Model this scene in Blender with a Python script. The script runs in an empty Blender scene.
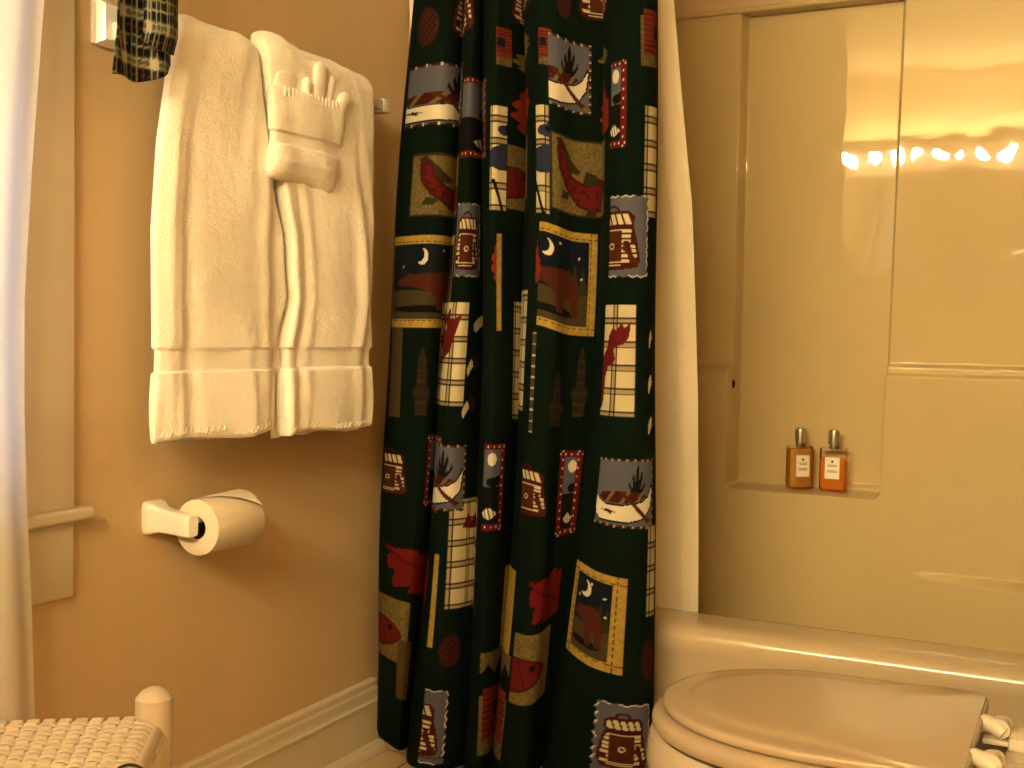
import bpy, bmesh, math, random
import numpy as np
from mathutils import Matrix, Vector
random.seed(4); RNG = np.random.default_rng(7)
scene = bpy.context.scene
COL = scene.collection
PI = math.pi

# ------------------------------------------------------------------ materials
def mat(name, color, rough=.5, spec=.5, bump=None, coat=0, sheen=0, vary=0, vscale=6, metal=0, trans=0, emit=None, attr=False, sub=0, coarse=None):
    m = bpy.data.materials.new(name); m.use_nodes = True
    nt = m.node_tree; b = nt.nodes['Principled BSDF']
    b.inputs['Base Color'].default_value = (*color, 1); b.inputs['Roughness'].default_value = rough
    b.inputs['Specular IOR Level'].default_value = spec; b.inputs['Metallic'].default_value = metal
    b.inputs['Coat Weight'].default_value = coat; b.inputs['Coat Roughness'].default_value = .05
    b.inputs['Sheen Weight'].default_value = sheen; b.inputs['Transmission Weight'].default_value = trans
    if sub:
        b.inputs['Subsurface Weight'].default_value = sub; b.inputs['Subsurface Radius'].default_value = (.01,.008,.006); b.inputs['Subsurface Scale'].default_value = .5
    if emit:
        b.inputs['Emission Color'].default_value = (*emit[0], 1); b.inputs['Emission Strength'].default_value = emit[1]
    co = nt.nodes.new('ShaderNodeTexCoord')
    if attr:
        a = nt.nodes.new('ShaderNodeAttribute'); a.attribute_name = 'print'
        nt.links.new(a.outputs['Color'], b.inputs['Base Color'])
    elif vary:
        n = nt.nodes.new('ShaderNodeTexNoise'); n.inputs['Scale'].default_value = vscale; n.inputs['Detail'].default_value = 4
        nt.links.new(co.outputs['Object'], n.inputs['Vector'])
        r = nt.nodes.new('ShaderNodeMapRange'); r.inputs[3].default_value = 1-vary; r.inputs[4].default_value = 1+vary
        nt.links.new(n.outputs['Fac'], r.inputs[0])
        v = nt.nodes.new('ShaderNodeVectorMath'); v.operation = 'SCALE'; v.inputs[0].default_value = color
        nt.links.new(r.outputs[0], v.inputs['Scale']); nt.links.new(v.outputs[0], b.inputs['Base Color'])
    prev = None
    for spec_ in ([bump] if bump else []) + ([coarse] if coarse else []):
        n = nt.nodes.new('ShaderNodeTexNoise'); n.inputs['Scale'].default_value = spec_[0]; n.inputs['Detail'].default_value = 3
        nt.links.new(co.outputs['Object'], n.inputs['Vector'])
        bp = nt.nodes.new('ShaderNodeBump'); bp.inputs['Strength'].default_value = spec_[1]; bp.inputs['Distance'].default_value = spec_[2]
        nt.links.new(n.outputs['Fac'], bp.inputs['Height'])
        if prev: nt.links.new(prev.outputs[0], bp.inputs['Normal'])
        prev = bp
    if prev: nt.links.new(prev.outputs[0], b.inputs['Normal'])
    return m

M = {}
M['wall'] = mat('tan_wall_paint', (.57,.42,.24), .62, .3, bump=(160,.12,.004), vary=.03, vscale=3)
M['ceiling'] = mat('ceiling_paint', (.36,.28,.18), .8, .2)
M['trim'] = mat('painted_trim', (.62,.55,.43), .38, .4, bump=(60,.06,.004), vary=.03, vscale=12)
M['gel'] = mat('almond_fibreglass', (.50,.39,.195), .012, .5, coarse=(3.2,.16,.010), bump=(13,.022,.006))
M['tub'] = mat('almond_tub_enamel', (.455,.355,.225), .16, .5, coat=.3, coarse=(5,.05,.01))
M['china'] = mat('bone_china', (.52,.43,.32), .10, .5, coat=.5)
M['seat'] = mat('toilet_seat_enamel', (.40,.31,.205), .22, .5)
M['plastic'] = mat('cream_plastic', (.68,.58,.44), .35, .5)
M['ceramic'] = mat('white_ceramic', (.80,.77,.72), .12, .5, coat=.5)
M['acrylic'] = mat('white_bar_plastic', (.72,.70,.66), .25, .5)
M['terry'] = mat('white_terry', (.86,.80,.70), .95, .1, sheen=.4, bump=(420,.5,.004), coarse=(38,.25,.012))
M['terryweave'] = mat('white_woven_band', (.86,.80,.70), .9, .1, sheen=.2, bump=(700,.4,.002))
M['paper'] = mat('tissue_paper', (.70,.61,.47), .9, .1, bump=(230,.16,.003))
M['card'] = mat('cardboard_core', (.10,.055,.03), .9, .1)
M['cord'] = mat('white_paper_cord', (.60,.52,.41), .55, .35, bump=(160,.25,.003), vary=.06, vscale=50)
M['stool'] = mat('white_stool_paint', (.54,.465,.36), .35, .5, bump=(40,.08,.004), vary=.03, vscale=14)
M['twine'] = mat('dark_twine', (.05,.03,.018), .9, .1)
M['print'] = mat('printed_cotton', (1,1,1), .9, .06, bump=(900,.15,.001), attr=True)
M['plaid'] = mat('plaid_cotton', (1,1,1), .85, .15, bump=(800,.2,.001), attr=True)
M['bronze'] = mat('dark_bronze', (.07,.04,.022), .45, .4)
M['steel'] = mat('brushed_steel', (.55,.50,.42), .3, .5, metal=1)
M['chrome'] = mat('chrome', (.7,.7,.7), .15, .5, metal=1)
M['cap'] = mat('silver_bottle_cap', (.52,.48,.42), .28, .5, metal=.9)
M['label'] = mat('paper_label', (.80,.72,.58), .6, .3)
M['ink'] = mat('label_ink', (.16,.10,.05), .7, .2)
M['dark'] = mat('dark_hole', (.02,.012,.008), .8, .1)
M['rod'] = mat('white_rod', (.75,.72,.66), .35, .5)
M['bulb'] = mat('warm_bulb_glass', (.9,.85,.7), .3, .5, emit=((1,.84,.47), 150))
M['mirror'] = mat('mirror_glass', (.85,.86,.85), .02, .5, metal=1)
M['sash'] = mat('white_sash_paint', (.78,.75,.70), .4, .4)

def shader_sheer(name, color, transp, transl):
    m = bpy.data.materials.new(name); m.use_nodes = True; nt = m.node_tree; nt.nodes.clear()
    out = nt.nodes.new('ShaderNodeOutputMaterial')
    d = nt.nodes.new('ShaderNodeBsdfDiffuse'); d.inputs[0].default_value = (*color,1)
    t = nt.nodes.new('ShaderNodeBsdfTranslucent'); t.inputs[0].default_value = (*color,1)
    tr = nt.nodes.new('ShaderNodeBsdfTransparent')
    m1 = nt.nodes.new('ShaderNodeMixShader'); m1.inputs[0].default_value = transl
    m2 = nt.nodes.new('ShaderNodeMixShader'); m2.inputs[0].default_value = transp
    nt.links.new(d.outputs[0], m1.inputs[1]); nt.links.new(t.outputs[0], m1.inputs[2])
    nt.links.new(m1.outputs[0], m2.inputs[1]); nt.links.new(tr.outputs[0], m2.inputs[2])
    nt.links.new(m2.outputs[0], out.inputs[0]); return m
M['sheer'] = shader_sheer('white_sheer_voile', (.86,.85,.86), .12, .5)
M['liner'] = shader_sheer('cream_vinyl_liner', (.90,.80,.60), 0, .3)

def shader_glass(name, color, rough=0):
    m = bpy.data.materials.new(name); m.use_nodes = True; nt = m.node_tree; nt.nodes.clear()
    out = nt.nodes.new('ShaderNodeOutputMaterial')
    tr = nt.nodes.new('ShaderNodeBsdfTransparent'); tr.inputs[0].default_value = (*color,1)
    g = nt.nodes.new('ShaderNodeBsdfGlossy'); g.inputs['Roughness'].default_value = .06
    f = nt.nodes.new('ShaderNodeFresnel'); f.inputs[0].default_value = 1.45
    mx = nt.nodes.new('ShaderNodeMixShader')
    nt.links.new(f.outputs[0], mx.inputs[0]); nt.links.new(tr.outputs[0], mx.inputs[1]); nt.links.new(g.outputs[0], mx.inputs[2])
    nt.links.new(mx.outputs[0], out.inputs[0]); return m
M['pane'] = shader_glass('window_glass', (.95,.97,.98))
M['bottle'] = shader_glass('clear_bottle', (1,.98,.92))
def shader_liquid(name, color):
    m = bpy.data.materials.new(name); m.use_nodes = True; nt = m.node_tree; nt.nodes.clear()
    out = nt.nodes.new('ShaderNodeOutputMaterial')
    tr = nt.nodes.new('ShaderNodeBsdfTransparent'); tr.inputs[0].default_value = (*color,1)
    d = nt.nodes.new('ShaderNodeBsdfTranslucent'); d.inputs[0].default_value = (*color,1)
    e = nt.nodes.new('ShaderNodeBsdfDiffuse'); e.inputs[0].default_value = (*color,1)
    a = nt.nodes.new('ShaderNodeMixShader'); a.inputs[0].default_value = .5
    b = nt.nodes.new('ShaderNodeMixShader'); b.inputs[0].default_value = .40
    nt.links.new(d.outputs[0], a.inputs[1]); nt.links.new(e.outputs[0], a.inputs[2])
    nt.links.new(a.outputs[0], b.inputs[1]); nt.links.new(tr.outputs[0], b.inputs[2])
    nt.links.new(b.outputs[0], out.inputs[0]); return m
M['honey'] = shader_liquid('honey_gel', (.92,.62,.16))
M['orange'] = shader_liquid('orange_gel', (.98,.45,.05))

def tile_material():
    m = bpy.data.materials.new('beige_floor_tile'); m.use_nodes = True; nt = m.node_tree; b = nt.nodes['Principled BSDF']
    b.inputs['Roughness'].default_value = .35
    co = nt.nodes.new('ShaderNodeTexCoord'); mp = nt.nodes.new('ShaderNodeMapping')
    mp.inputs['Location'].default_value = (-.112,-2.052,0)
    nt.links.new(co.outputs['Object'], mp.inputs['Vector'])
    br = nt.nodes.new('ShaderNodeTexBrick'); br.offset = 0
    br.inputs['Scale'].default_value = 1; br.inputs['Brick Width'].default_value = .305; br.inputs['Row Height'].default_value = .305
    br.inputs['Mortar Size'].default_value = .0025; br.inputs['Mortar Smooth'].default_value = .2
    br.inputs['Color1'].default_value = (.56,.43,.27,1); br.inputs['Color2'].default_value = (.52,.40,.26,1); br.inputs['Mortar'].default_value = (.08,.05,.03,1)
    nt.links.new(mp.outputs[0], br.inputs['Vector']); nt.links.new(br.outputs['Color'], b.inputs['Base Color'])
    return m
M['tile'] = tile_material()

# ------------------------------------------------------------------ mesh helpers
def grid_faces(nu, nv, cu=False, cv=False, off=0):
    iu = np.arange(nu if cu else nu-1); iv = np.arange(nv if cv else nv-1)
    a, b = np.meshgrid(iu, iv, indexing='ij'); a2 = (a+1) % nu; b2 = (b+1) % nv
    return (np.stack([a*nv+b, a2*nv+b, a2*nv+b2, a*nv+b2], -1).reshape(-1,4) + off)

class Geo:
    def __init__(s): s.V = []; s.F = []; s.n = 0
    def add(s, V, F):
        V = np.asarray(V, float).reshape(-1,3); s.V.append(V)
        for f in F: s.F.append([int(i)+s.n for i in f])
        s.n += len(V); return s
    def grid(s, P, cu=False, cv=False, cap0=False, cap1=False):
        P = np.asarray(P, float); nu, nv = P.shape[:2]
        F = grid_faces(nu, nv, cu, cv).tolist()
        if cap0: F.append(list(range(nv))[::-1])
        if cap1: F.append([(nu-1)*nv+i for i in range(nv)])
        return s.add(P, F)
    def box(s, x0,x1,y0,y1,z0,z1, bev=0, seg=2, M4=None):
        bm = bmesh.new(); bmesh.ops.create_cube(bm, size=1)
        bmesh.ops.scale(bm, vec=(x1-x0,y1-y0,z1-z0), verts=bm.verts)
        if bev: bmesh.ops.bevel(bm, geom=bm.edges[:]+bm.verts[:], offset=bev, segments=seg, profile=.5, affect='EDGES', clamp_overlap=True)
        bmesh.ops.translate(bm, vec=((x0+x1)/2,(y0+y1)/2,(z0+z1)/2), verts=bm.verts)
        return s.bm(bm, M4)
    def bm(s, bm, M4=None):
        bm.verts.ensure_lookup_table(); bm.verts.index_update()
        V = [tuple((M4 @ v.co) if M4 else v.co) for v in bm.verts]; F = [[v.index for v in f.verts] for f in bm.faces]
        bm.free(); return s.add(V, F)
    def lathe(s, prof, n=32, origin=(0,0,0), axis='z', cap=True):
        a = np.linspace(0, 2*PI, n, endpoint=False); P = []
        for r, h in prof:
            c = np.stack([r*np.cos(a), r*np.sin(a), np.full(n, h)], 1)
            if axis == 'y': c = c[:, [0,2,1]] * np.array([-1,1,1])
            if axis == 'x': c = c[:, [2,0,1]]
            P.append(c + np.array(origin))
        return s.grid(P, cv=True, cap0=cap, cap1=cap)
    def tube(s, pts, r, n=12, cap=True):
        pts = np.asarray(pts, float); T = np.gradient(pts, axis=0); P = []
        r = np.broadcast_to(r, len(pts))
        for p, t, rr in zip(pts, T, r):
            t = t/np.linalg.norm(t); u = np.cross(t, (0,0,1) if abs(t[2]) < .9 else (1,0,0)); u /= np.linalg.norm(u); v = np.cross(t, u)
            a = np.linspace(0, 2*PI, n, endpoint=False)[:,None]
            P.append(p + rr*(np.cos(a)*u+np.sin(a)*v))
        return s.grid(P, cv=True, cap0=cap, cap1=cap)
    def sphere(s, c, r, nu=16, nv=24, sc=(1,1,1)):
        th = np.linspace(.02, PI-.02, nu); ph = np.linspace(0, 2*PI, nv, endpoint=False)
        P = np.stack([np.outer(np.sin(th),np.cos(ph)), np.outer(np.sin(th),np.sin(ph)), np.outer(np.cos(th),np.ones(nv))], -1)*r*np.array(sc)+np.array(c)
        return s.grid(P, cv=True, cap0=True, cap1=True)
    def obj(s, name, m, parent=None, loc=None, smooth=True, rec=True):
        V = np.concatenate(s.V)
        return link_mesh(name, V, s.F, m, parent, loc, smooth, rec)

def link_mesh(name, V, F, m, parent=None, loc=None, smooth=True, rec=True, color=None, angle=40):
    base = np.zeros(3)
    o_loc = (0,0,0)
    if parent is not None:
        p = parent; 
        while p is not None: base = base + np.array(p.location); p = p.parent
    elif loc is not None:
        base = np.array(loc, float); o_loc = loc
    V = np.asarray(V, float) - base
    me = bpy.data.meshes.new(name)
    if isinstance(F, np.ndarray) and F.ndim == 2:
        me.vertices.add(len(V)); me.vertices.foreach_set('co', V.astype(np.float32).ravel())
        k = F.shape[1]; me.loops.add(F.size); me.loops.foreach_set('vertex_index', F.astype(np.int32).ravel())
        me.polygons.add(len(F)); me.polygons.foreach_set('loop_start', np.arange(0, F.size, k, dtype=np.int32)); me.polygons.foreach_set('loop_total', np.full(len(F), k, np.int32))
        me.update(calc_edges=True)
    else:
        me.from_pydata(V.tolist(), [], [list(map(int,f)) for f in F]); me.update()
    if rec:
        bm = bmesh.new(); bm.from_mesh(me); bmesh.ops.recalc_face_normals(bm, faces=bm.faces); bm.to_mesh(me); bm.free()
    if smooth:
        me.polygons.foreach_set('use_smooth', np.ones(len(me.polygons), bool))
        if angle: 
            try: me.set_sharp_from_angle(angle=math.radians(angle))
            except Exception: pass
    me.materials.append(m)
    if color is not None:
        a = me.color_attributes.new('print', 'FLOAT_COLOR', 'POINT')
        c4 = np.ones((len(V),4), np.float32); c4[:,:3] = color; a.data.foreach_set('color', c4.ravel())
    o = bpy.data.objects.new(name, me); COL.objects.link(o)
    if parent is not None: o.parent = parent
    o.location = o_loc
    return o

def thing(name, loc, label, cat, group=None):
    o = bpy.data.objects.new(name, None); COL.objects.link(o); o.location = loc; o.empty_display_size = .05
    return tag(o, label, cat, group)
def tag(o, label, cat, group=None):
    o['label'] = label; o['category'] = cat
    if group: o['group'] = group
    return o
def struct(o): o['kind'] = 'structure'; return o
def sstep(x, a, b): 
    t = np.clip((x-a)/(b-a), 0, 1); return t*t*(3-2*t)

# ------------------------------------------------------------------ camera
cam = bpy.data.cameras.new('camera'); co = bpy.data.objects.new('camera', cam); COL.objects.link(co)
cam.sensor_fit = 'HORIZONTAL'; cam.sensor_width = 36; cam.lens = 36*1161.37/1024; cam.clip_start = .02
R = Matrix(((0.893043, -0.03515, 0.448597), (0.449642, 0.031513, -0.892653), (0.01724, 0.998885, 0.043948)))
co.matrix_world = Matrix.Translation((1.35, 0, .8862)) @ R.to_4x4()
scene.camera = co

# ------------------------------------------------------------------ room shell
W = 1.55; YB = 2.86; YF = -1.32; H = 2.40; XR = 2.35; YJ = 1.15
g = Geo(); g.box(-.12, XR+.1, YF-.1, YB+.1, -.08, 0); struct(g.obj('floor', M['tile'], smooth=False))
g = Geo(); g.box(-.12, XR+.1, YF-.1, YB+.1, H, H+.08); struct(g.obj('ceiling', M['ceiling'], smooth=False))
WY0, WY1, WZ0, WZ1 = .24, 1.138, .618, 1.93
g = Geo(); g.box(-.12,0, YF-.1,WY0, 0,H); g.box(-.12,0, WY1,YB+.1, 0,H); g.box(-.12,0, WY0,WY1, 0,WZ0); g.box(-.12,0, WY0,WY1, WZ1,H)
struct(g.obj('wall_left', M['wall'], smooth=False))
g = Geo(); g.box(0, W+.1, YB, YB+.1, 0, H); struct(g.obj('wall_back', M['wall'], smooth=False))
g = Geo(); g.box(W, W+.1, YJ, YB, 0, H); g.box(W+.1, XR+.1, YJ, YJ+.1, 0, H); g.box(XR, XR+.1, YF, YJ, 0, H); struct(g.obj('wall_right', M['wall'], smooth=False))
g = Geo(); g.box(0, XR, YF-.1, YF, 0, H); struct(g.obj('wall_front', M['wall'], smooth=False))

# baseboard with ogee cap, bead and shoe moulding
prof = [(.0,.0),(.039,.0),(.039,.005),(.035,.014),(.027,.021),(.018,.023),(.018,.102),(.0215,.1045),(.0215,.109),(.018,.112),(.0165,.118),(.0155,.131),(.012,.137),(.0125,.1395),(.0125,.148),(.009,.1515),(0,.1515)]
P = np.array([[(x, y, z) for x, z in prof] for y in (YF, 2.048)])
g = Geo(); g.grid(P, cv=True, cap0=True, cap1=True); struct(g.obj('baseboard_left', M['trim'], smooth=False))

# window in the left wall (only its far side shows)
win = struct(thing('window_1', (0, 0, 0), '', ''))
for k in ('label','category'): del win[k]
g = Geo()
g.box(.0, .018, WY1, 1.2285, WZ0, 2.02, .003); g.box(.0, .018, WY0-.0905, WY0, WZ0, 2.02, .003); g.box(.0, .020, WY0-.1, 1.2385, 1.93, 2.03, .003)
g.obj('casing', M['trim'], win)
g = Geo(); g.box(-.05, .034, WY0-.115, 1.2535, .600, .6185, .005, 3); g.obj('sill', M['trim'], win)
g = Geo(); g.box(0, .016, WY0-.0905, 1.2285, .488, .600, .003); g.obj('apron', M['trim'], win)
g = Geo()
for y0, y1, z0, z1 in ((WY0,WY0+.05,WZ0,WZ1),(WY1-.05,WY1,WZ0,WZ1),(WY0,WY1,WZ0,WZ0+.06),(WY0,WY1,WZ1-.05,WZ1),(WY0,WY1,1.25,1.30)): g.box(-.085,-.05,y0,y1,z0,z1,.003)
g.obj('sash', M['sash'], win)
g = Geo(); g.box(-.070,-.066,WY0+.05,WY1-.05,WZ0+.06,WZ1-.05); g.obj('pane', M['pane'], win, smooth=False)

# ------------------------------------------------------------------ tub and surround (one moulded unit)
tub = thing('bathtub', (.775, 2.43, 0), 'almond bathtub with moulded shower surround behind the toilet', 'bathtub')
RIM = .3475
pr = [(2.056,.0),(2.056,.285),(2.050,.300),(2.048,.318),(2.051,.333),(2.059,.3425),(2.072,.3465)]
pr += [(y, RIM) for y in (2.10, 2.165)] + [(2.182,.3455),(2.193,.339),(2.199,.327),(2.206,.29),(2.225,.14),(2.245,.085),(2.28,.062),(2.36,.055),(2.60,.055),(2.66,.07),(2.69,.10)]
xs = np.linspace(.026, W-.004, 60)
P = np.array([[(x, y, z) for y, z in pr] for x in xs])
g = Geo(); g.grid(P); g.obj('tub', M['tub'], tub, rec=False)
# back panel: one moulded sheet with a tall niche, a shoulder ledge and an arm rest
zz = np.unique(np.round(np.concatenate([np.linspace(.10,1.665,260), np.linspace(.505,.565,60), np.linspace(.78,.84,30), np.linspace(.33,.40,30)]),5))
xx = np.unique(np.round(np.concatenate([np.linspace(.03,W-.03,200), np.linspace(.545,.60,50), np.linspace(.905,.96,50)]),5))
X, Z = np.meshgrid(xx, zz)
y_side = np.where(True, 2.710 + .050*sstep(Z, .797, .829), 0)
# left part of the ledge steps a little lower, right part has a softer double edge
y_side = np.where(X > .75, 2.710 + .030*sstep(Z,.803,.812) + .020*sstep(Z,.822,.833), y_side)
bulge = np.clip((X-.985)/.52, 0, 1)**1.25
y_side = y_side - .13*bulge*(1-sstep(Z, .352, .372)) 
xl0 = .560; xr = .921+.0148*(Z-.54)/1.1
inz = sstep(Z, .521, .533)*.86 + .14*sstep(Z, .533, .549)
corner = .022
def rr(x0, x1):   # niche mask with rounded lower corners
    return sstep(X, x0, x0+.013)*(1-sstep(X, x1-.012, x1))
dl = np.clip(corner-(X-xl0), 0, corner); dr = np.clip(corner-(xr+.004-X), 0, corner)
lift = corner-np.sqrt(np.clip(corner**2-np.maximum(dl,dr)**2,0,None))
inz = sstep(Z-lift, .521, .533)*.86 + .14*sstep(Z-lift, .533, .549)
mask = rr(xl0, xr+.004)*inz
Y = y_side*(1-mask) + 2.800*mask
Y = Y + .0*X
P = np.stack([X, Y, Z], -1)
V = P.reshape(-1,3); F = grid_faces(len(zz), len(xx))
# rounded top flange
link_mesh('back_panel', V, F[:, ::-1].copy(), M['gel'], tub, rec=False, angle=None)
g = Geo(); g.box(.03, W-.03, 2.752, 2.856, 1.660, 1.674, .006, 3); g.obj('top_flange', M['gel'], tub)
for x0, x1 in ((.002,.032), (W-.032, W-.002)):
    g = Geo(); g.box(x0, x1, 2.150, 2.83, .335, 1.672, .010, 3); g.obj('end_panel', M['tub'], tub)
g = Geo(); g.sphere((.5668, 2.752, .772), .0042, sc=(1,1.6,2.4)); g.obj('mounting_hole', M['dark'], tub)['label'] = 'small dark slot beside the niche'

# ------------------------------------------------------------------ bath bottles on the niche shelf
def bottle(loc, rz, liquid, level, label):
    b = thing('bath_bottle', loc, label, 'bottle', 'bath gel bottles in the shower niche')
    x, y, z = loc
    def rot(V):
        V = np.array(V); c, s = math.cos(rz), math.sin(rz)
        return np.stack([V[...,0]*c-V[...,1]*s, V[...,0]*s+V[...,1]*c, V[...,2]], -1)+np.array(loc)
    def slab(hw, hd, z0, z1, ex=5, top=None):
        a = np.linspace(0, 2*PI, 40, endpoint=False)
        f = lambda v, e: np.sign(v)*np.abs(v)**(2/e)
        prof = [(z0,.90),(z0+.003,.98),(z0+.006,1),(z1-.006,1),(z1-.002,.97),(z1,.90)]
        return rot([[(hw*k*f(cc,ex), hd*k*f(sn,ex), h) for cc, sn in zip(np.cos(a), np.sin(a))] for h, k in prof])
    g = Geo(); g.grid(slab(.0305,.0165,0,.099), cv=True, cap0=True, cap1=True); gl = g.obj('bottle_glass', M['bottle'], b)
    g = Geo(); g.grid(slab(.0285,.0145,.003,level), cv=True, cap0=True, cap1=True); g.obj('bath_gel', liquid, b)
    g = Geo(); g.lathe([(.009,.096),(.0095,.100),(.008,.104),(.008,.110)], 24, loc); g.obj('neck', M['bottle'], b)
    g = Geo(); g.lathe([(.0118,.106),(.0128,.107),(.0128,.135),(.0122,.139),(.009,.1415),(.003,.142)], 28, loc); g.obj('cap', M['cap'], b)['label'] = 'ribbed silver cap'
    g = Geo(); g.box(-.0165,.0165,-.0178,-.0166,.028,.078); g.V = [rot(v) for v in g.V]; lb = g.obj('label', M['label'], b, smooth=False)
    g = Geo(); g.sphere((0,-.0180,.068), .0032, 8, 12, (1,.15,1))
    for zz_, w_ in ((.060,.011),(.057,.009),(.047,.011),(.044,.012)): g.box(-w_, w_, -.0182,-.0177, zz_-.0007, zz_+.0007)
    g.V = [rot(v) for v in g.V]; g.obj('label_print', M['ink'], lb, smooth=False)
    return b
bottle((.732, 2.752, .5325), .66, M['honey'], .092, 'left bath bottle with honey yellow gel and silver cap in the shower niche')
bottle((.8105, 2.750, .5325), .06, M['orange'], .074, 'right bath bottle with bright orange gel and silver cap in the shower niche')

# ------------------------------------------------------------------ shower curtain
# ---- shower curtain cloth: plan-view folds (metres), one row per height ----
# columns: q (where a fold would sit on the plane y=1.95) top / middle / bottom, depth, fabric sag top-mid / bottom
FOLD = [
 (409,391,377,.030,0,.034),(411,393,379,.000,0,.034),(425,410,392,-.020,0,.032),(445,430,405,-.026,0,.028),(460,445,414,-.006,0,.020),(471,456,421,.032,0,.008),
 (468,452,419,.022,0,0),(471,455,422,-.015,0,0),(478,466,440,-.026,0,0),(486,477,458,-.010,0,0),(490,487,474,.020,0,0),(490,491,479,.036,0,0),
 (487,489,476,.022,0,0),(490,492,479,-.015,0,0),(500,500,488,-.026,0,0),(510,510,497,-.012,0,0),(522,521,504,.012,0,0),(534,532,510,.042,0,0),
 (531,530,507,.026,.018,0),(536,535,512,-.015,.020,0),(548,548,527,-.036,.018,0),(562,562,540,-.030,.010,.004),(580,576,550,-.004,.002,.014),(597,593,558,.018,0,.024),
 (610,605,566,.032,0,.026),(607,603,563,.020,0,.026),(611,608,570,-.012,0,.024),(625,622,592,-.032,0,.010),(642,640,625,-.026,0,0),(654,652,648,-.006,0,0),
 (658,656,655,.020,0,0),(656,654,652,.032,0,0)]
def fold_rows(np):
    F = np.array(FOLD, float)
    qs = [.132+(F[:,0]-409)*.512/249, .099+(F[:,1]-391)*.553/265, .077+(F[:,2]-377)*.590/278]
    rows = []
    for q in qs:
        d = F[:,3]*1.3
        rows.append(np.stack([1.35+(q-1.35)*(1.95+d)/1.95, 1.95+d], 1))
    return np.array(rows), F[:,4], F[:,5]
def catmull(np, P, t):
    n = len(P)
    i = np.clip(np.floor(t).astype(int), 0, n-2); u = (t-i)[:,None] if P.ndim > 1 else t-i
    g = lambda k: P[np.clip(k,0,n-1)]
    p0,p1,p2,p3 = g(i-1),g(i),g(i+1),g(i+2)
    return .5*(2*p1+(p2-p0)*u+(2*p0-5*p1+4*p2-p3)*u*u+(3*p1-p0-3*p2+p3)*u**3)
def curtain_grid(np, zs, ds=.0015):
    rows, sag_a, sag_b = fold_rows(np)
    t = np.linspace(0, len(FOLD)-1, 4000)
    mid = catmull(np, rows[1], t)
    s = np.concatenate([[0], np.cumsum(np.linalg.norm(np.diff(mid,axis=0),axis=1))])
    n = int(s[-1]/ds)
    ss = np.linspace(0, s[-1], n); tt = np.interp(ss, s, t)
    R = [catmull(np, r, tt) for r in rows]
    sa = catmull(np, sag_a, tt); sb = catmull(np, sag_b, tt)
    z = np.asarray(zs)[:,None,None]; zc = np.minimum(z, 1.6)
    z0,z1,z2 = 1.45,.948,.19
    L0 = (zc-z1)*(zc-z2)/((z0-z1)*(z0-z2)); L1 = (zc-z0)*(zc-z2)/((z1-z0)*(z1-z2)); L2 = (zc-z0)*(zc-z1)/((z2-z0)*(z2-z1))
    XY = L0*R[0]+L1*R[1]+L2*R[2]
    w = np.clip((np.asarray(zs)-.35)/.35, 0, 1)[:,None]; w = w*w*(3-2*w)
    sag = w*sa+(1-w)*sb
    damp = np.clip((1.9-np.asarray(zs))/.3,0,1)[:,None]
    P = np.dstack([XY, np.asarray(zs)[:,None]+sag*damp])
    return P, ss

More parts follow.
